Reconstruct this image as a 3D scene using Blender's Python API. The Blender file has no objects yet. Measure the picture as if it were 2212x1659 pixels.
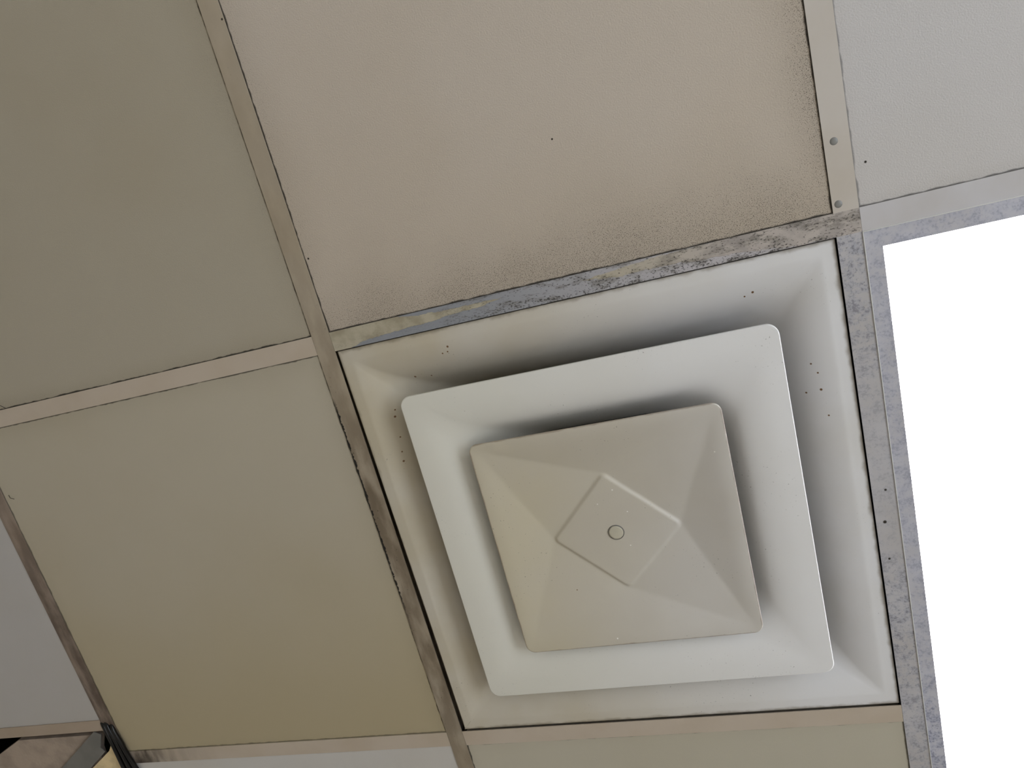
import bpy, bmesh, math, random
from mathutils import Matrix, Vector
random.seed(4)
C = bpy.context.scene.collection
S = bpy.context.scene
CZ = 2.45          # height of the ceiling face (underside of the grid)
T = 0.6096         # grid module

# ------------------------------------------------------------------ camera
R = ((0.946914, -0.1876837, -0.2610146),
     (0.2532172, 0.9356509, 0.2458424),
     (0.1980779, -0.298885, 0.9335057))
cam = bpy.data.cameras.new('camera'); camo = bpy.data.objects.new('camera', cam); C.objects.link(camo)
M = Matrix.Identity(4)
for i in range(3):
    M[i][0] = R[i][0]; M[i][1] = -R[i][1]; M[i][2] = -R[i][2]
M[0][3], M[1][3], M[2][3] = 0.4379815, -0.1047926, CZ - 0.7694911
camo.matrix_world = M
cam.sensor_width = 36; cam.lens = 1485.1473 / 2212 * 36; cam.clip_start = 0.02
S.camera = camo

# ------------------------------------------------------------------ light and exposure
W = bpy.data.worlds.new('world'); S.world = W; W.use_nodes = True
W.node_tree.nodes['Background'].inputs[0].default_value = (0.75, 0.86, 1.0, 1)
W.node_tree.nodes['Background'].inputs[1].default_value = 1.0
vs = S.view_settings
vs.view_transform = 'Standard'; vs.look = 'None'; vs.gamma = 1; vs.use_curve_mapping = False
vs.exposure = 0.62
PANEL = 12.5        # luminous panel
ADDED_LIGHT = 28.0   # added light from an unseen window in the right wall
RX0, RX1, RY0, RY1 = -2.2, 2.4, -2.4, 3.2     # room

def area(name, loc, rot, sx, sy, e, col):
    l = bpy.data.lights.new(name, 'AREA'); l.shape = 'RECTANGLE'; l.size = sx; l.size_y = sy
    l.energy = e; l.color = col
    o = bpy.data.objects.new(name, l); C.objects.link(o); o.location = loc; o.rotation_euler = rot
    return o
area('added_side_light', (RX1 + 0.12, -0.6, 0.85), (0, math.pi/2, 0), 1.3, 2.1, ADDED_LIGHT, (0.88, 0.94, 1.0))  # lamp added behind the unseen window, to light the ceiling from the right

# ------------------------------------------------------------------ node helper
class N:
    def __init__(s, name, rough=0.6, metallic=0.0, spec=0.4):
        s.m = bpy.data.materials.new(name); s.m.use_nodes = True
        s.t = s.m.node_tree; s.b = s.t.nodes['Principled BSDF']
        s.b.inputs['Roughness'].default_value = rough
        s.b.inputs['Metallic'].default_value = metallic
        s.b.inputs['Specular IOR Level'].default_value = spec
        tc = s.t.nodes.new('ShaderNodeTexCoord'); s.co = tc.outputs['Object']
        sp = s.t.nodes.new('ShaderNodeSeparateXYZ'); s.t.links.new(s.co, sp.inputs[0])
        s.x, s.y, s.z = sp.outputs
    def put(s, v, sock):
        if hasattr(v, 'links'): s.t.links.new(v, sock)
        else: sock.default_value = v
    def f(s, op, a, b=0.0, clamp=False):
        n = s.t.nodes.new('ShaderNodeMath'); n.operation = op; n.use_clamp = clamp
        s.put(a, n.inputs[0]); s.put(b, n.inputs[1]); return n.outputs[0]
    def ss(s, v, lo, hi, a=0.0, b=1.0):          # smooth map lo..hi -> a..b
        n = s.t.nodes.new('ShaderNodeMapRange'); n.interpolation_type = 'SMOOTHSTEP'
        s.put(v, n.inputs[0])
        if lo > hi: lo, hi, a, b = hi, lo, b, a
        for i, q in enumerate((lo, hi, a, b)): s.put(q, n.inputs[i+1])
        return n.outputs[0]
    def noise(s, scale, detail=3, stretch=None, off=0.0, rough=0.5):
        n = s.t.nodes.new('ShaderNodeTexNoise'); n.inputs['Scale'].default_value = scale
        n.inputs['Detail'].default_value = detail; n.inputs['Roughness'].default_value = rough
        mp = s.t.nodes.new('ShaderNodeMapping'); s.t.links.new(s.co, mp.inputs[0])
        mp.inputs['Location'].default_value = (off, off*1.7, off*0.3)
        if stretch: mp.inputs['Scale'].default_value = stretch
        s.t.links.new(mp.outputs[0], n.inputs['Vector'])
        return n.outputs[0]
    def mix(s, fac, a, b):
        n = s.t.nodes.new('ShaderNodeMix'); n.data_type = 'RGBA'
        s.put(fac, n.inputs[0])
        s.put((*a, 1) if isinstance(a, tuple) else a, n.inputs[6])
        s.put((*b, 1) if isinstance(b, tuple) else b, n.inputs[7])
        return n.outputs[2]
    def ramp(s, v, pts):                           # 1D curve through (x,value)
        x0, x1 = pts[0][0], pts[-1][0]
        lo = min(p[1] for p in pts); hi = max(p[1] for p in pts); hi = hi if hi > lo else lo + 1
        t = s.ss_lin(v, x0, x1)
        n = s.t.nodes.new('ShaderNodeValToRGB'); s.t.links.new(t, n.inputs[0])
        e = n.color_ramp.elements
        while len(e) < len(pts): e.new(0.5)
        for i, p in enumerate(pts):
            q = (p[1] - lo) / (hi - lo)
            e[i].position = (p[0] - x0) / (x1 - x0); e[i].color = (q, q, q, 1)
        return s.f('ADD', s.f('MULTIPLY', n.outputs[0], hi - lo), lo)
    def ss_lin(s, v, lo, hi):
        n = s.t.nodes.new('ShaderNodeMapRange'); s.put(v, n.inputs[0])
        n.inputs[1].default_value = lo; n.inputs[2].default_value = hi; return n.outputs[0]
    def spots(s, pts):                             # little round stains (x,y,radius)
        tot = None
        for (px, py, r) in pts:
            dx = s.f('SUBTRACT', s.x, px); dy = s.f('SUBTRACT', s.y, py)
            d = s.f('SQRT', s.f('ADD', s.f('MULTIPLY', dx, dx), s.f('MULTIPLY', dy, dy)))
            k = s.ss(d, r, r*0.5)
            tot = k if tot is None else s.f('MAXIMUM', tot, k)
        return tot
    def bump(s, h, dist, strength=1.0):
        n = s.t.nodes.new('ShaderNodeBump'); s.put(h, n.inputs['Height'])
        n.inputs['Distance'].default_value = dist; n.inputs['Strength'].default_value = strength
        s.t.links.new(n.outputs[0], s.b.inputs['Normal'])
    def col(s, c): s.put((*c, 1) if isinstance(c, tuple) else c, s.b.inputs['Base Color']); return s.m

def lin(r, g, b):
    return tuple((c/255/12.92 if c/255 <= 0.04045 else ((c/255+0.055)/1.055)**2.4) for c in (r, g, b))

# ------------------------------------------------------------------ materials
BEIGE = lin(198, 191, 178); SOOT = lin(48, 43, 36); BROWN = lin(120, 106, 82)

def tile_mat(name, base, sides, texture=1.0, speck=0.6, off=0.0, stains=(), yellow=None):
    """sides: (x0, x1, y0, y1) soot strength and reach in m, at each side of the tile"""
    n = N(name, 0.75, spec=0.25)
    wob = n.f('MULTIPLY', n.f('SUBTRACT', n.noise(9, 3, off=off), 0.5), 0.10)
    big = n.noise(3.2, 3, off=off+3)
    c = n.mix(n.ss(big, 0.35, 0.7, 0, 0.55), base, tuple(v*k for v, k in zip(base, (0.93, 0.90, 0.84))))
    if yellow: c = n.mix(n.ss(n.f('ADD', n.y, wob), yellow[0], yellow[1], 0, yellow[2]), c, yellow[3])
    soft = None; line = None
    L = T - 0.0122
    for ax, at, (st, reach) in ((n.x, 0.0122, sides[0]), (n.x, L, sides[1]), (n.y, 0.0122, sides[2]), (n.y, L, sides[3])):
        d = n.f('SUBTRACT', ax, at) if at < 0.1 else n.f('SUBTRACT', at, ax)
        if st > 0:
            k = n.ss(n.f('ADD', d, n.f('MULTIPLY', wob, reach*7)), reach, -reach*0.15, 0, st)
            k = n.f('MULTIPLY', k, n.ss(d, reach*1.6, 0, 0.4, 1))
            soft = k if soft is None else n.f('MAXIMUM', soft, k)
        q = n.ss(n.f('ADD', d, n.f('MULTIPLY', n.f('SUBTRACT', n.noise(70, 2, off=off+at), 0.5), 0.004)), 0.0024, 0.0006, 0, min(1, st*1.3+0.15))
        line = q if line is None else n.f('MAXIMUM', line, q)
    grain = n.noise(1150, 1.5, off=off)
    if soft is not None:
        c = n.mix(n.f('MULTIPLY', n.f('POWER', soft, 1.5), 0.24), c, BROWN)
        thr = n.f('SUBTRACT', 0.80, n.f('MULTIPLY', soft, 0.26))
        sp = n.ss(n.f('SUBTRACT', grain, thr), -0.01, 0.10, 0, 1)
        c = n.mix(n.f('MULTIPLY', sp, speck), c, SOOT)
    c = n.mix(n.f('MULTIPLY', line, 0.9), c, (0.012, 0.011, 0.010))
    if stains: c = n.mix(n.spots(stains), c, SOOT)
    n.bump(n.noise(640, 2, off=off+1), 0.00045, texture)
    return n.col(c)

SIDE0 = ((0.1, 0.05),)*4
MAT = {}
TWH = 0.0122
MAT['tile'] = tile_mat('ceiling_tile_board', BEIGE, SIDE0, 0.6)
MAT['A'] = tile_mat('sooty_textured_board', lin(202, 191, 179), ((0.7, 0.07), (1.0, 0.085), (0.1, 0.04), (1.0, 0.17)), 1.0, 0.75, 2.0,
                    stains=((0.336, 0.4515, 0.0014), (0.396, 0.268, 0.0010), (0.017, 0.505, 0.0016)))
MAT['B'] = tile_mat('greyish_board', lin(178, 170, 154), ((0.1, 0.05), (0.7, 0.06), (0.1, 0.05), (0.75, 0.035)), 0.35, 0.35, 5.0)
MAT['C'] = tile_mat('yellowed_board', lin(188, 180, 163), ((0.4, 0.03), (0.75, 0.045), (0.55, 0.05), (0.35, 0.02)), 0.15, 0.25, 8.0,
                    yellow=(0.15, 0.6, 0.75, lin(178, 164, 132)))
MAT['D'] = tile_mat('pale_textured_board', lin(208, 205, 205), ((0.35, 0.02), (0.1, 0.03), (0.1, 0.03), (0.5, 0.02)), 1.0, 0.6, 11.0,
                    stains=((0.0235, 0.555, 0.0016),))
MAT['E'] = tile_mat('white_board', lin(190, 187, 186), ((0, .01),)*4, 0.3, 0.1, 14.0)
MAT['G'] = tile_mat('white_clean_board', lin(206, 203, 200), ((0, .01),)*4, 0.3, 0.1, 17.0)
MAT['F'] = tile_mat('beige_lower_board', lin(192, 186, 170), ((0.6, 0.02), (0.5, 0.03), (0.3, 0.03), (0, .02)), 0.2, 0.2, 20.0)

def tee_mat(name, base, dirt_y=None, along='y', brown=lin(112, 98, 80), mottle=0.0, off=0.0, stains=(), amb=0.25, ragged=False):
    n = N(name, 0.5, spec=0.4)
    c = n.mix(n.ss(n.noise(14, 4, off=off), 0.35, 0.7, 0, 0.5), base, tuple(v*k for v, k in zip(base, (0.86, 0.82, 0.74))))
    if dirt_y:
        k = n.f('MULTIPLY', n.ramp(n.x if along == 'x' else n.y, dirt_y), n.ss(n.noise(30, 5, stretch=(1.6, 0.5, 1), off=off+2), 0.3, 0.62, 0.35, 1))
        c = n.mix(k, c, brown)
        fl = n.ss(n.noise(260, 4, off=off+7), 0.66, 0.72, 0, 1)
        c = n.mix(n.f('MULTIPLY', fl, n.f('MULTIPLY', k, 0.8)), c, SOOT)
    if ragged:                                # flaked-off black strip along the left edge
        e = n.f('ADD', n.f('ADD', n.x, TWH), n.f('MULTIPLY', n.f('SUBTRACT', n.noise(140, 5, off=off+9, rough=0.6), 0.5), 0.010))
        e = n.ss(e, 0.0022, 0.0014)
        k = n.f('MULTIPLY', e, n.ramp(n.y, ((-0.05, 0.0), (0.07, 0.0), (0.09, 1.0), (0.36, 1.0), (0.42, 0.0), (0.6, 0.0))))
        c = n.mix(k, c, (0.010, 0.009, 0.008))
    if mottle:
        my, mc, mb = mottle
        a = n.noise(60, 6, off=off+4, rough=0.75)
        b = n.noise(330, 5, off=off+5, rough=0.7)
        amt = n.f('MULTIPLY', n.ramp(n.y, my), 0.8)
        c = n.mix(n.f('MULTIPLY', n.ss(a, 0.42, 0.56), n.f('MULTIPLY', amt, 0.75)), c, mb)
        m = n.f('MULTIPLY', n.ss(n.f('ADD', n.f('MULTIPLY', a, 0.6), n.f('MULTIPLY', b, 0.6)), 0.60, 0.70), amt)
        c = n.mix(m, c, mc)
    if stains: c = n.mix(n.spots(stains), c, SOOT)
    n.bump(n.noise(120, 4, off=off), 0.0004, amb)
    return n.col(c)
MAT['tee'] = tee_mat('painted_grid', lin(190, 178, 162))
MAT['teeL'] = tee_mat('painted_grid_grimy', lin(184, 172, 154), dirt_y=((-0.5, 0.10), (-0.1, 0.25), (0.05, 0.5), (0.2, 0.95), (0.35, 0.85), (0.5, 0.9), (0.7, 0.45), (0.9, 0.5)), off=3,
                    stains=((0.010, -0.3775, 0.0016),), ragged=True)
MAT['teeF'] = tee_mat('painted_grid_brown', lin(166, 150, 137), dirt_y=((-0.2, 0.2), (0.1, 0.4), (0.3, 0.8), (0.5, 0.9), (0.545, 1.0), (0.8, 1.0)), brown=lin(80, 65, 56), off=6)
MAT['teeRu'] = tee_mat('painted_grid_clean', lin(205, 198, 191), off=9)
MAT['teeRl'] = tee_mat('peeling_mouldy_grid', lin(192, 190, 194), off=12, amb=0.8,
                    mottle=(((0.0, 1.0), (0.09, 0.85), (0.2, 0.35), (0.36, 0.25), (0.45, 0.9), (0.6, 0.7), (0.9, 0.5)), lin(122, 120, 128), lin(164, 166, 180)),
                    stains=((-0.003, 0.343, 0.0026), (-0.0035, 0.391, 0.0018), (0.002, 0.303, 0.0018)))
MAT['flange'] = tee_mat('mouldy_white_enamel', lin(196, 196, 206), off=15, amb=0.5,
                    mottle=(((-0.1, 0.5), (0.02, 1.0), (0.1, 0.9), (0.35, 0.8), (0.5, 0.75), (0.62, 0.3), (1.3, 0.2)), lin(128, 130, 150), lin(164, 168, 190)))
MAT['crossB'] = tee_mat('painted_grid_tan', lin(198, 185, 170), off=21)
MAT['crossC'] = tee_mat('painted_grid_tan_smeared', lin(198, 185, 170), dirt_y=((0.0, 1.0), (0.03, 1.0), (0.09, 0.3), (0.2, 0.0), (0.7, 0.0)), along='x', brown=lin(52, 42, 36), off=27)
MAT['crossD'] = tee_mat('painted_grid_dusty', lin(176, 160, 144), off=29)
MAT['crossR'] = tee_mat('painted_grid_pale', lin(204, 202, 206), off=24)

def peel_mat():
    n = N('peeling_paint_grid', 0.5, spec=0.4)
    wob = n.f('MULTIPLY', n.f('SUBTRACT', n.noise(55, 6, stretch=(0.6, 1.4, 1), off=1, rough=0.65), 0.5), 0.012)
    y = n.f('ADD', n.y, wob)
    low = n.ramp(n.x, ((0.0, 0.02), (0.02, 0.014), (0.05, 0.006), (0.12, 0.003), (0.17, 0.000), (0.2, -0.001), (0.235, -0.006), (0.26, -0.012),
                       (0.30, -0.006), (0.34, -0.001), (0.40, 0.001), (0.50, 0.006), (0.56, 0.012), (0.61, 0.012)))
    upp = n.ramp(n.x, ((0.0, -0.02), (0.085, -0.014), (0.12, -0.008), (0.2, -0.006), (0.24, -0.004), (0.27, 0.0), (0.3, -0.002), (0.36, -0.007), (0.42, -0.012), (0.61, -0.02)))
    paint = n.f('MULTIPLY', n.ss(n.f('SUBTRACT', low, y), -0.0004, 0.0006), n.ss(n.f('SUBTRACT', y, upp), -0.0004, 0.0006))
    tan = n.mix(n.ss(n.noise(40, 4, off=5), 0.4, 0.65, 0, 0.7), n.mix(n.ss(n.x, 0.3, 0.5), lin(186, 178, 158), lin(190, 181, 175)), n.mix(n.ss(n.x, 0.3, 0.5), lin(150, 140, 118), lin(150, 143, 140)))
    grey = n.mix(n.ss(n.x, 0.12, 0.5), lin(146, 149, 156), lin(190, 186, 190))
    c = n.mix(paint, grey, tan)
    spk = n.noise(480, 3, stretch=(0.7, 1.2, 1), off=2, rough=0.6); blot = n.noise(75, 5, stretch=(0.45, 1.4, 1), off=8, rough=0.7)
    amt = n.ramp(n.x, ((0.0, 0.1), (0.13, 0.15), (0.2, 0.7), (0.3, 1.0), (0.45, 1.0), (0.56, 1.0), (0.61, 0.75)))
    m1 = n.f('MULTIPLY', n.ss(blot, 0.46, 0.62), n.f('MULTIPLY', amt, 0.6))
    c = n.mix(m1, c, lin(112, 108, 98))
    m2 = n.f('MULTIPLY', n.ss(n.f('ADD', n.f('ADD', n.f('MULTIPLY', spk, 0.72), n.f('MULTIPLY', blot, 0.36)), n.ss(n.y, 0.001, 0.009, 0, 0.035)), 0.585, 0.66), n.f('MULTIPLY', amt, 0.85))
    c = n.mix(m2, c, lin(52, 48, 46))
    n.bump(n.f('ADD', n.f('MULTIPLY', paint, 1.0), n.f('MULTIPLY', spk, 0.3)), 0.0004, 0.8)
    return n.col(c)
MAT['peel'] = peel_mat()

def enamel(name, base, rough, dirt=0.3, off=0.0, stains=(), edge=None, rust=lin(112, 78, 44), yellower=None, glints=()):
    n = N(name, rough, spec=0.5)
    if yellower:                              # light panel's glare painted into the colour: yellowed on one side
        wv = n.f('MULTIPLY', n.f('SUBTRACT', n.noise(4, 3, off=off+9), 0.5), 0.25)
        base_s = n.mix(n.ss(n.f('ADD', n.x, wv), yellower[1], yellower[2]), yellower[0], base)
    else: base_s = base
    c = n.mix(n.ss(n.noise(7, 4, off=off), 0.35, 0.7, 0, dirt), base_s, tuple(v*k for v, k in zip(base, (0.86, 0.83, 0.76))))
    sp = n.ss(n.noise(420, 2, off=off+2), 0.69, 0.76)
    c = n.mix(n.f('MULTIPLY', n.f('MULTIPLY', sp, n.ss(n.noise(11, 2, off=off+6), 0.5, 0.66)), 0.6), c, SOOT)
    if edge:                                  # grime line hugging the outer edge of a square part
        half, w, ecol, amt = edge
        d = n.f('SUBTRACT', half, n.f('MAXIMUM', n.f('ABSOLUTE', n.x), n.f('ABSOLUTE', n.y)))
        d = n.f('ADD', d, n.f('MULTIPLY', n.f('SUBTRACT', n.noise(60, 4, off=off+1), 0.5), w*1.6))
        c = n.mix(n.ss(d, w, 0, 0, amt), c, ecol)
    if stains: c = n.mix(n.spots(stains), c, rust)
    if glints: c = n.mix(n.spots(glints), c, (0.95, 0.93, 0.88))
    n.bump(n.noise(38, 3, off=off), 0.0008, 0.25)
    return n.col(c)
c0 = T/2
GL = [(0.0075, -0.0565, 0.0012), (0.0193, -0.0254, 0.0010), (0.0136, 0.0202, 0.0011), (-0.0278, 0.1395, 0.0013), (0.1328, -0.0906, 0.0011), (-0.0142, -0.0407, 0.0009)]   # white glints on tiny beads, painted as near-white spots
spots = [(0.1554, 0.0376), (0.1529, 0.0441), (0.1459, 0.045), (0.0953, 0.0701), (0.1156, 0.0736), (0.059, 0.1053), (0.0568, 0.1138), (0.0555, 0.1418), (0.0524, 0.1614), (0.0509, 0.1742), (0.5566, 0.1447), (0.5618, 0.1555), (0.5625, 0.1753), (0.5480, 0.1790), (0.5661, 0.2064), (0.5094, 0.0521), (0.5006, 0.0553)]
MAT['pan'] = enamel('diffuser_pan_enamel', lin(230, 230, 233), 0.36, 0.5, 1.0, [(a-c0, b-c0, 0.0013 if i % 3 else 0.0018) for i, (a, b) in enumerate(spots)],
                    edge=(0.292, 0.006, BROWN, 0.6), yellower=(lin(196, 186, 164), -0.26, 0.28))  # warm left, cool pale right: imitates glare from the light panel
MAT['ring'] = enamel('diffuser_ring_enamel', lin(238, 238, 240), 0.30, 0.2, 4.0, yellower=(lin(226, 224, 214), -0.22, 0.2))  # weaker painted glare gradient on the ring
MAT['plate'] = enamel('diffuser_plate_enamel', lin(212, 208, 203), 0.40, 0.5, 7.0, [(-0.066, 0.072, 0.001)], glints=GL, edge=(0.149, 0.0022, lin(110, 84, 62), 0.5), yellower=(lin(200, 191, 168), -0.16, 0.14))  # glare gradient painted across the plate too

def plain(name, c, rough=0.6, metallic=0.0, var=0.2, bump=0.0, sc=20):
    n = N(name, rough, metallic)
    cc = n.mix(n.ss(n.noise(sc, 4), 0.35, 0.7, 0, var), c, tuple(v*0.6 for v in c))
    if bump: n.bump(n.noise(sc*6, 4), bump, 0.7)
    return n.col(cc)
MAT['dark'] = plain('sooty_duct_metal', lin(40, 36, 32), 0.8)
MAT['void'] = plain('unlit_slab', lin(70, 66, 62), 0.9)
MAT['wall'] = plain('painted_wall', lin(206, 200, 188), 0.8, var=0.05)
MAT['floor'] = plain('vinyl_floor', lin(200, 194, 184), 0.5, var=0.15, sc=5)
MAT['rivet'] = plain('zinc_rivet', lin(140, 140, 138), 0.5, 0.3)
MAT['insul'] = plain('tan_insulation', lin(232, 210, 166), 0.95, var=0.5, bump=0.0012, sc=45)
MAT['duct'] = plain('dusty_duct_board', lin(176, 160, 146), 0.85, var=0.6, bump=0.001, sc=30)
MAT['strap'] = plain('galvanised_strap', lin(128, 126, 122), 0.6, 0.1, var=0.5)
MAT['cable'] = plain('black_cable_sheath', lin(12, 11, 12), 0.3)
MAT['plug'] = plain('plug_enamel', lin(204, 198, 180), 0.4, var=0.3)
MAT['white'] = plain('white_frame_paint', lin(225, 225, 222), 0.5, var=0.05)
m = N('luminous_lens', 0.4); m.b.inputs['Emission Color'].default_value = (0.97, 0.98, 1.0, 1)
m.b.inputs['Emission Strength'].default_value = PANEL; MAT['lens'] = m.col((0.8, 0.8, 0.8))
g = bpy.data.materials.new('added_window_glass'); g.use_nodes = True; t = g.node_tree; t.nodes.clear()
a = t.nodes.new('ShaderNodeBsdfTransparent'); b = t.nodes.new('ShaderNodeBsdfGlossy'); b.inputs['Roughness'].default_value = 0.02
x = t.nodes.new('ShaderNodeMixShader'); x.inputs[0].default_value = 0.06; o = t.nodes.new('ShaderNodeOutputMaterial')
t.links.new(a.outputs[0], x.inputs[1]); t.links.new(b.outputs[0], x.inputs[2]); t.links.new(x.outputs[0], o.inputs[0]); MAT['glass'] = g

# ------------------------------------------------------------------ mesh helpers
def link(name, verts, faces, mat, parent=None, loc=(0, 0, 0), rotz=0.0, smooth=False, bevel=0.0):
    me = bpy.data.meshes.new(name); me.from_pydata([tuple(v) for v in verts], [], faces); me.validate()
    bm = bmesh.new(); bm.from_mesh(me); bmesh.ops.recalc_face_normals(bm, faces=bm.faces)
    if bevel: bmesh.ops.bevel(bm, geom=list(bm.edges), offset=bevel, segments=2, affect='EDGES', clamp_overlap=True)
    bm.to_mesh(me); bm.free()
    if smooth: me.polygons.foreach_set('use_smooth', [True]*len(me.polygons))
    me.materials.append(mat)
    ob = bpy.data.objects.new(name, me); C.objects.link(ob)
    ob.location = loc; ob.rotation_euler = (0, 0, rotz)
    if parent is not None: ob.parent = parent
    return ob
def boxg(bs):
    V = []; F = []
    for (x0, x1, y0, y1, z0, z1) in bs:
        k = len(V)
        V += [(x0, y0, z0), (x1, y0, z0), (x1, y1, z0), (x0, y1, z0), (x0, y0, z1), (x1, y0, z1), (x1, y1, z1), (x0, y1, z1)]
        F += [tuple(k+i for i in q) for q in ((0, 3, 2, 1), (4, 5, 6, 7), (0, 1, 5, 4), (1, 2, 6, 5), (2, 3, 7, 6), (3, 0, 4, 7))]
    return V, F
def boxes(name, bs, mat, parent=None, **k):
    V, F = boxg(bs); return link(name, V, F, mat, parent, **k)
def empty(name, loc=(0, 0, 0)):
    e = bpy.data.objects.new(name, None); C.objects.link(e); e.location = loc; return e
def tag(o, label=None, cat=None, kind=None):
    if label: o['label'] = label
    if cat: o['category'] = cat
    if kind: o['kind'] = kind
    return o

def outline(h, r, ns=10, nc=8):                  # rounded square, constant point count
    P = []
    for q in range(4):
        a0 = q*math.pi/2
        cx, cy = (h-r)*(1 if q in (0, 3) else -1), (h-r)*(1 if q in (0, 1) else -1)
        for i in range(nc+1):
            a = a0 + i/nc*math.pi/2
            P.append((cx + r*math.cos(a), cy + r*math.sin(a)))
        x1, y1 = P[-1]
        nq = (q+1) % 4; nx, ny = (h-r)*(1 if nq in (0, 3) else -1), (h-r)*(1 if nq in (0, 1) else -1)
        b = a0 + math.pi/2; x2, y2 = nx + r*math.cos(b), ny + r*math.sin(b)
        for i in range(1, ns): P.append((x1+(x2-x1)*i/ns, y1+(y2-y1)*i/ns))
    return P
def loft(rings, warp=None, cap=False):
    V = []; F = []; n = 0
    for (h, r, z) in rings:
        P = outline(h, r); n = len(P)
        for (px, py) in P:
            V.append(warp(px, py, z) if warp else (px, py, z))
    for k in range(len(rings)-1):
        for i in range(n):
            j = (i+1) % n
            F.append((k*n+i, k*n+j, (k+1)*n+j, (k+1)*n+i))
    if cap: F.append(tuple(range((len(rings)-1)*n, len(rings)*n)))
    return V, F
def catmull(pts, per=6):                          # smooth profile through (e, ...) tuples
    out = []
    for i in range(len(pts)-1):
        p0 = pts[max(i-1, 0)]; p1 = pts[i]; p2 = pts[i+1]; p3 = pts[min(i+2, len(pts)-1)]
        for s in range(per):
            t = s/per
            out.append(tuple(0.5*((2*b)+(-a+c)*t+(2*a-5*b+4*c-d)*t*t+(-a+3*b-3*c+d)*t**3) for a, b, c, d in zip(p0, p1, p2, p3)))
    out.append(pts[-1]); return out
def tube(name, pts, r, mat, parent=None, loc=(0, 0, 0), n=10):
    V = []; F = []
    P = [Vector(p) for p in pts]
    for i, p in enumerate(P):
        d = (P[min(i+1, len(P)-1)] - P[max(i-1, 0)]).normalized()
        u = d.cross(Vector((0, 0, 1)));  u = u.normalized() if u.length > 1e-4 else Vector((1, 0, 0)); w = d.cross(u)
        for k in range(n):
            a = 2*math.pi*k/n; V.append(p + (u*math.cos(a) + w*math.sin(a))*r)
    for i in range(len(P)-1):
        for k in range(n): F.append((i*n+k, i*n+(k+1) % n, (i+1)*n+(k+1) % n, (i+1)*n+k))
    F += [tuple(range(n)), tuple(range((len(P)-1)*n, len(P)*n))]
    return link(name, V, F, mat, parent, loc, smooth=True)

# ------------------------------------------------------------------ the room
tag(boxes('floor', [(RX0-.2, RX1+.2, RY0-.2, RY1+.2, -0.1, 0)], MAT['floor']), kind='structure')
TOP = CZ + 0.6
tag(boxes('wall_left', [(RX0-.15, RX0, RY0-.15, RY1+.15, 0, TOP)], MAT['wall']), kind='structure')
tag(boxes('wall_back', [(RX0, RX1, RY0-.15, RY0, 0, TOP)], MAT['wall']), kind='structure')
tag(boxes('wall_front', [(RX0, RX1, RY1, RY1+.15, 0, TOP)], MAT['wall']), kind='structure')
wy0, wy1, wz0, wz1 = -1.65, 0.45, 0.2, 1.5
tag(boxes('wall_right', [(RX1, RX1+.15, RY0-.15, wy0, 0, TOP), (RX1, RX1+.15, wy1, RY1+.15, 0, TOP), (RX1, RX1+.15, wy0, wy1, 0, wz0), (RX1, RX1+.15, wy0, wy1, wz1, TOP)], MAT['wall']), kind='structure')
win = tag(empty('added_window_1', (RX1+0.05, wy0, wz0)), kind='structure')  # unseen window, added to give the light its direction
ww, wh = wy1-wy0, wz1-wz0
boxes('added_window_frame', [(-.02, .03, 0, ww, 0, .05), (-.02, .03, 0, ww, wh-.05, wh), (-.02, .03, 0, .05, .05, wh-.05), (-.02, .03, ww-.05, ww, .05, wh-.05), (-.02, .03, ww/2-.02, ww/2+.02, .05, wh-.05)], MAT['white'], win)
boxes('pane', [(0, .006, .05, ww/2-.02, .05, wh-.05)], MAT['glass'], win)
boxes('pane', [(0, .006, ww/2+.02, ww-.05, .05, wh-.05)], MAT['glass'], win)
tag(boxes('trim_1', [(RX0-.15, RX1+.15, RY0-.15, RY1+.15, TOP, TOP+.1)], MAT['void']), kind='structure')   # slab over the plenum

# ------------------------------------------------------------------ ceiling: grid and tiles
ceil = tag(empty('ceiling', (0, 0, CZ)), kind='structure')
TW = 0.0122; FT = 0.0012                         # half flange, flange thickness
TILE_Z = 0.0016
tme = {}
def tile(i, j, mat, label=None, y0=None, y1=None, dz=0.0):
    yy0 = (y0 if y0 is not None else 0.005); yy1 = (y1 if y1 is not None else T-0.005)
    xx0, xx1 = 0.005, T-0.005
    if i == X0: xx0 = RX0 - i*T
    if i == X1: xx1 = RX1 - i*T
    if j == Y0: yy0 = RY0 - j*T
    if j == Y1: yy1 = RY1 - j*T
    o = boxes('ceiling_tile', [(xx0, xx1, yy0, yy1, TILE_Z, TILE_Z+0.014)], mat, ceil, loc=(i*T, j*T, dz))
    if label: o['label'] = label
    return o
X0, X1 = math.floor(RX0/T), math.floor(RX1/T); Y0, Y1 = math.floor(RY0/T), math.floor(RY1/T)
VT = 0.542                                       # the odd short cross bar at the left
special = {(0, -1): ('A', 'cream textured tile with black soot along its edge above the air diffuser'),
           (-1, -1): ('B', 'smooth greyish tile in the upper left'), (-1, 0): ('C', 'yellowed smooth tile left of the air diffuser'),
           (1, -1): ('D', 'pale textured tile above the light panel'), (0, 1): ('F', 'beige tile below the air diffuser'),
           (-1, 1): ('G', 'clean white tile at the bottom edge')}
for i in range(X0, X1+1):
    for j in range(Y0, Y1+1):
        if (i, j) == (0, 0) or (i == 1 and j in (0, 1)): continue
        if (i, j) == (-2, 0): tile(i, j, MAT['E'], 'cool white replacement tile at the lower left', y1=VT-0.003); continue
        if (i, j) == (-2, 1): continue          # open, torn corner
        s = special.get((i, j))
        tile(i, j, MAT[s[0]] if s else MAT['tile'], s[1] if s else None)

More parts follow.
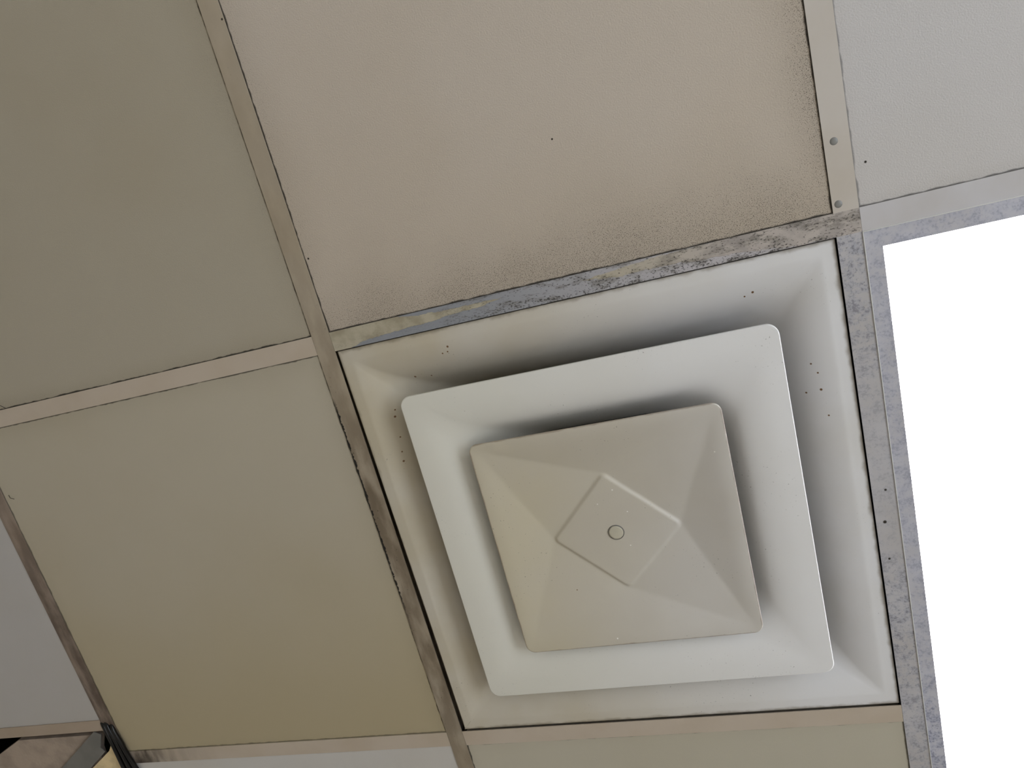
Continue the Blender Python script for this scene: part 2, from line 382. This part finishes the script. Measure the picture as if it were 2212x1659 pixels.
def teegeo(L0, L1, hw=TW):                       # along y
    return boxg([(-hw, hw, L0, L1, 0, FT), (-0.0008, 0.0008, L0, L1, FT, 0.030), (-0.0032, 0.0032, L0, L1, 0.030, 0.037)])
def main_tee(i, L0, L1, mat, label=None, lift=0):
    V, F = teegeo(L0, L1); o = link('main_tee', V, F, mat, ceil, loc=(i*T, 0, -lift))
    if label: o['label'] = label
    return o
def cross_tee(x0, x1, y, mat, label=None, hw=TW, ang=0.0):
    V, F = teegeo(0, x1-x0, hw); V = [(b, a, c) for a, b, c in V]
    o = link('cross_tee', V, F, mat, ceil, loc=(x0, y, 0), rotz=ang)
    if label: o['label'] = label
    return o
for i in range(X0+1, X1+1):
    if i == 0: main_tee(0, RY0, RY1, MAT['teeL'], 'long grid bar left of the air diffuser, brown with grime in its lower half')
    elif i == -1: main_tee(-1, RY0, RY1, MAT['teeF'], 'brown stained grid bar at the lower left')
    elif i == 1:
        tr = main_tee(1, RY0, -TW, MAT['teeRu'], 'clean beige grid bar with two grey rivets')
        for (rx, ry) in ((0.6069, -0.0817), (0.6033, -0.0204)):
            V = [(0, 0, -0.0007)]; n = 20
            for (rr, zz) in ((0.0018, -0.0007), (0.0032, -0.0004), (0.0040, 0.0001)):
                V += [(rr*math.cos(2*math.pi*k/n), rr*math.sin(2*math.pi*k/n), zz) for k in range(n)]
            F = [(0, 1+k, 1+(k+1) % n) for k in range(n)]
            for q in range(2): F += [(1+q*n+k, 1+q*n+(k+1) % n, 1+(q+1)*n+(k+1) % n, 1+(q+1)*n+k) for k in range(n)]
            link('rivet', V, F, MAT['rivet'], tr, loc=(rx-T, ry, 0), smooth=True)
        main_tee(1, TW, RY1, MAT['teeRl'], 'peeling mould-speckled grid bar between diffuser and light panel')
    else: main_tee(i, RY0, RY1, MAT['tee'])
for j in range(Y0+1, Y1+1):
    for i in range(X0, X1+1):
        a = max(RX0, i*T) + (TW+0.0003 if i > X0 else 0); b = min(RX1, (i+1)*T) - (TW+0.0003 if i < X1 else 0)
        if (i, j) == (0, 0):
            cross_tee(a, T+TW, 0, MAT['peel'], 'grid bar above the diffuser with peeling cream paint over grey metal'); continue
        if (i, j) == (1, 0):
            cross_tee(T+TW+0.0002, b, 0, MAT['crossR'], 'pale grid bar along the top of the light panel'); continue
        if (i, j) == (1, 1): continue
        if (i, j) == (-2, 1):
            cross_tee(a, b-0.0005, 0.5445, MAT['crossD'], 'short dusty grid bar above the torn opening', 0.0105, -0.006); continue
        o = cross_tee(a, b, j*T, MAT['crossC'] if (i, j) == (-1, 1) else MAT['crossB'] if i in (-1, 0) else MAT['tee'])

# ------------------------------------------------------------------ air diffuser
df = tag(empty('air_diffuser', (c0, c0, CZ)), 'square white metal air diffuser with three stepped plates beside the light panel', 'air diffuser')
HP = 0.2912
prof = [(0.0, 0.0005, 0.003), (0.010, 0.0025, 0.003), (0.018, 0.005, 0.0036), (0.032, 0.009, 0.0080), (0.045, 0.014, 0.0150), (0.056, 0.020, 0.0240), (0.067, 0.028, 0.0360), (0.079, 0.038, 0.053), (0.090, 0.046, 0.074), (0.099, 0.052, 0.102), (0.103, 0.053, 0.135), (0.104, 0.053, 0.18)]
def panwarp(px, py, z):
    k = max(0.0, (max(abs(px), abs(py)) - 0.255) / (HP-0.255))
    if px < 0: px += k*(0.0004 + 0.0030*min(1, (py+HP)/(0.4)) ) * (1 if abs(px) >= abs(py)-1e-6 else 0.6)
    return (px, py, z)
rings = [(HP-0.0006, 0.0005, 0.020), (HP, 0.0005, 0.0036)] + [(HP-e, r, z) for e, r, z in catmull(prof)]
V, F = loft(rings, panwarp)
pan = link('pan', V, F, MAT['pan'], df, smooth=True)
V, F = loft([(0.1875, 0.053, 0.179), (0.1875, 0.053, 0.30)], cap=True)
nk = link('neck', V, F, MAT['dark'], df); nk['label'] = 'dark sooty duct neck inside the diffuser'

ZR = -0.0180; HR = 0.2215
prof = [(0.0, 0.0135, 0.0), (0.012, 0.0125, 0.0), (0.024, 0.014, 0.0006), (0.036, 0.020, 0.0024), (0.047, 0.030, 0.0052), (0.056, 0.040, 0.0092), (0.063, 0.048, 0.0152), (0.070, 0.054, 0.0240), (0.079, 0.058, 0.0365), (0.088, 0.060, 0.0500), (0.097, 0.060, 0.0660), (0.105, 0.060, 0.088), (0.108, 0.060, 0.115), (0.108, 0.060, 0.15)]
pr = [(HR-e, r, ZR+z) for e, r, z in catmull(prof)]
rings = [(HR-0.001, 0.0125, ZR+0.0055), (HR, 0.0135, ZR+0.0040), (HR, 0.0135, ZR+0.0006), (HR-0.0006, 0.0132, ZR)] + pr[1:]
V, F = loft(rings)
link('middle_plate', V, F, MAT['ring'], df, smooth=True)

# centre plate: flat rim, then an eight-faced twist pressed up to a small diamond
ZP = -0.0280; HC = 0.1490; RIM = 0.009; H = 0.0164; HF = 0.0197; RD = 0.0790
def smin(a, b, k):
    h = max(k-abs(a-b), 0)/k; return min(a, b) - h*h*k*0.25
def cz(x, y):
    s = HC - RIM; ax, ay = abs(x), abs(y)
    zb = smin(HF*(s-ax)/(s-RD), HF*(s-ay)/(s-RD), 0.0035)
    za = HF*(2*s-ax-ay)/(2*s-RD)
    z = smin(zb, za, 0.0008)
    z = smin(z, HF, 0.0010)
    a = abs(x+y)/1.41421356; b = abs(x-y)/1.41421356; ha = 0.0566; rr = 0.007     # pressed diamond with rounded tips
    qa, qb = a-(ha-rr), b-(ha-rr)
    d = math.hypot(max(qa, 0), max(qb, 0)) + min(max(qa, qb), 0) - rr
    t = min(max((d+0.0035)/0.0055, 0), 1); t = t*t*(3-2*t)
    z = H*(1-t) + z*t
    return -smin(-z, 0.0, 0.0035)
n = 220
V = []; F = []
P0 = outline(HC, 0.0115)
g0 = HC - 0.0009; q = [-g0 + 2*g0*i/n for i in range(n+1)]
def rnd(x, y):                                   # squeeze the grid's corners into the rounded outline
    r = 0.0112; lim = g0 - r
    if abs(x) > lim and abs(y) > lim:
        dx, dy = abs(x)-lim, abs(y)-lim; m = max(dx, dy); l = math.hypot(dx, dy)
        if l > 0: dx, dy = dx*m/l, dy*m/l
        return (math.copysign(lim+dx, x), math.copysign(lim+dy, y))
    return (x, y)
for yy in q:
    for xx in q:
        px, py = rnd(xx, yy); V.append((px, py, ZP + cz(px, py)))
for b_ in range(n):
    for a_ in range(n):
        k = b_*(n+1)+a_; F.append((k, k+1, k+n+2, k+n+1))
# border loop -> rolled edge
loop = [a for a in range(n+1)] + [r*(n+1)+n for r in range(1, n+1)] + [n*(n+1)+a for a in range(n-1, -1, -1)] + [r*(n+1) for r in range(n-1, 0, -1)]
base = len(V); nl = len(loop)
for (grow, dz) in ((0.0007, 0.0004), (0.0009, 0.0016), (0.0003, 0.0030)):
    for k in loop:
        x_, y_, z_ = V[k]; s_ = 1 + grow/HC; V.append((x_*s_, y_*s_, ZP+dz))
prev = loop
for t_ in range(3):
    cur = [base+t_*nl+i for i in range(nl)]
    for i in range(nl): F.append((prev[i], prev[(i+1) % nl], cur[(i+1) % nl], cur[i]))
    prev = cur
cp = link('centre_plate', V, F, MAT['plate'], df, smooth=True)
V = []; F = []; n = 32; pf = [(0.0, -0.0006), (0.0070, -0.0006), (0.0086, -0.0003), (0.0090, 0.0004), (0.0093, 0.0016)]
V.append((0, 0, -0.0006))
for rr, zz in pf[1:]: V += [(rr*math.cos(2*math.pi*k/n), rr*math.sin(2*math.pi*k/n), zz) for k in range(n)]
F += [(0, 1+k, 1+(k+1) % n) for k in range(n)]
for s_ in range(3): F += [(1+s_*n+k, 1+s_*n+(k+1) % n, 1+(s_+1)*n+(k+1) % n, 1+(s_+1)*n+k) for k in range(n)]
pl = link('plug', V, F, MAT['plug'], cp, loc=(0, 0, ZP+H-0.0009), smooth=True)
V = []; F = []
for (rr, zz) in ((0.0093, -0.0001), (0.0098, -0.0001), (0.0101, 0.0008)): V += [(rr*math.cos(2*math.pi*k/n), rr*math.sin(2*math.pi*k/n), zz) for k in range(n)]
for s_ in range(2): F += [(s_*n+k, s_*n+(k+1) % n, (s_+1)*n+(k+1) % n, (s_+1)*n+k) for k in range(n)]
link('plug_seam', V, F, MAT['strap'], cp, loc=(0, 0, ZP+H-0.0009), smooth=True)['label'] = 'thin grey seam around the plug'
boxes('hanger', [(-0.186, 0.186, -0.01, 0.01, 0.135, 0.138), (-0.004, 0.004, -0.004, 0.004, ZP+H+0.001, 0.135), (-0.119, -0.117, -0.01, 0.01, 0.05, 0.12), (0.117, 0.119, -0.01, 0.01, 0.05, 0.12)], MAT['dark'], df)

# ------------------------------------------------------------------ light panel
lt = tag(empty('ceiling_light', (1.5*T, T, CZ)), 'glowing white rectangular light panel with mould-speckled rim', 'ceiling light')
LX, LY = T/2 - TW - 0.0004, T - TW - 0.0004
fx, fy = LX - 0.0168, LY - 0.0188
zf0, zf1 = -0.0006, 0.0014
fr = boxes('frame', [(-LX, -fx, -LY, LY, zf0, zf1), (fx, LX, -LY, LY, zf0, zf1), (-fx, fx, -LY, -fy, zf0, zf1), (-fx, fx, fy, LY, zf0, zf1),
                (-fx-0.001, -fx, -fy, fy, zf1, 0.012), (fx, fx+0.001, -fy, fy, zf1, 0.012)], MAT['flange'], lt, loc=(0, 0, 0))
be = boxes('edge_highlight', [(-LX-0.0003, -LX+0.0004, -LY, LY, zf0-0.0006, zf0+0.0008), (-LX, LX, -LY-0.0003, -LY+0.0004, zf0-0.0006, zf0+0.0008)], MAT['white'], lt); be['label'] = 'painted highlight, a thin white strip on the light panel rim'  # white strip added as the highlight on the flange's lit edge
boxes('lens', [(-fx-0.0005, fx+0.0005, -fy-0.0005, fy+0.0005, 0.0016, 0.004)], MAT['lens'], lt)
boxes('housing', [(-LX+.004, LX-.004, -LY+.004, LY-.004, 0.014, 0.09)], MAT['white'], lt)

# ------------------------------------------------------------------ torn corner, lower left
def slab(name, pts, z0, z1, mat):
    n = len(pts); V = [(a, b, z0) for a, b in pts] + [(a, b, z1) for a, b in pts]
    F = [tuple(range(n)), tuple(range(n, 2*n))] + [(i, (i+1) % n, n+(i+1) % n, n+i) for i in range(n)]
    return link(name, V, F, mat, loc=(0, 0, CZ))
tag(slab('duct_board', [(-0.6500, 0.5672), (-0.8331, 0.5678), (-0.8917, 0.5947), (-1.1434, 0.7161), (-1.19, 0.79), (-1.19, 1.19), (-0.80, 1.19), (-0.68, 0.70), (-0.668, 0.60)], 0.010, 0.022, MAT['duct']),
    'dusty brown board showing above the torn opening at lower left', 'board')
tag(slab('metal_strap', [(-0.6519, 0.5560), (-0.6389, 0.5625), (-0.6542, 0.5899), (-0.6484, 0.5982), (-0.6962, 0.6304), (-0.9381, 0.806), (-1.0193, 0.8047), (-0.7589, 0.6271)], 0.004, 0.0052, MAT['strap']),
    'flat grey metal strap crossing the torn opening diagonally', 'strap')
tag(slab('insulation_batt', [(-0.6257, 0.5821), (-0.6362, 0.5951), (-0.6961, 0.6336), (-0.93, 0.812), (-0.93, 0.98), (-0.6172, 0.98), (-0.6150, 0.70), (-0.6190, 0.6284), (-0.6175, 0.60)], 0.0022, 0.0036, MAT['insul']),
    'rough tan insulation piece beside the black cables', 'insulation')
cb = [((-0.6235, 0.5360, 0.004), (-0.6175, 0.5430, -0.001), (-0.6127, 0.5667, -0.0045), (-0.613, 0.5947, -0.0045), (-0.6136, 0.626, -0.0045), (-0.6116, 0.687, -0.0045), (-0.6097, 0.8979, -0.0045)), ((-0.6165, 0.5345, 0.006), (-0.6105, 0.5430, -0.001), (-0.6039, 0.5697, -0.004), (-0.6032, 0.5978, -0.004), (-0.6019, 0.6272, -0.004), (-0.5968, 0.6881, -0.004), (-0.5854, 0.8875, -0.004)), ((-0.6065, 0.5375, 0.012), (-0.6017, 0.546, -0.001), (-0.5954, 0.5741, -0.004), (-0.5932, 0.6032, -0.004), (-0.5895, 0.6278, -0.004), (-0.5815, 0.6887, -0.004), (-0.5607, 0.8766, -0.004))]
lab = ['black cable along the stained grid bar, middle of three', 'black cable along the stained grid bar, nearest the yellowed tile', 'black cable along the stained grid bar, nearest the tan insulation']
for k, pts in enumerate(cb):
    o = tube('cable', catmull(list(pts), 6), 0.0037, MAT['cable'], loc=(0, 0, CZ)); tag(o, lab[k], 'cable'); o['group'] = 'black cables in the torn corner'
# stray fibres caught on the grid
tag(tube('lint_fibre', [(-0.5245, -0.028, -0.0005), (-0.5230, -0.021, -0.003), (-0.5190, -0.0165, -0.002), (-0.5160, -0.0125, -0.0004)], 0.0004, MAT['cable'], loc=(0, 0, CZ), n=5),
    'tiny curled dark fibre caught on the tan grid bar at far left', 'lint')
tag(tube('lint_fibre', [(-0.5870, 0.116, 0.001), (-0.5840, 0.120, -0.001), (-0.5800, 0.1235, 0.001)], 0.0004, MAT['cable'], loc=(0, 0, CZ), n=5),
    'tiny straight dark fibre on the yellowed tile beside the brown grid bar', 'lint')
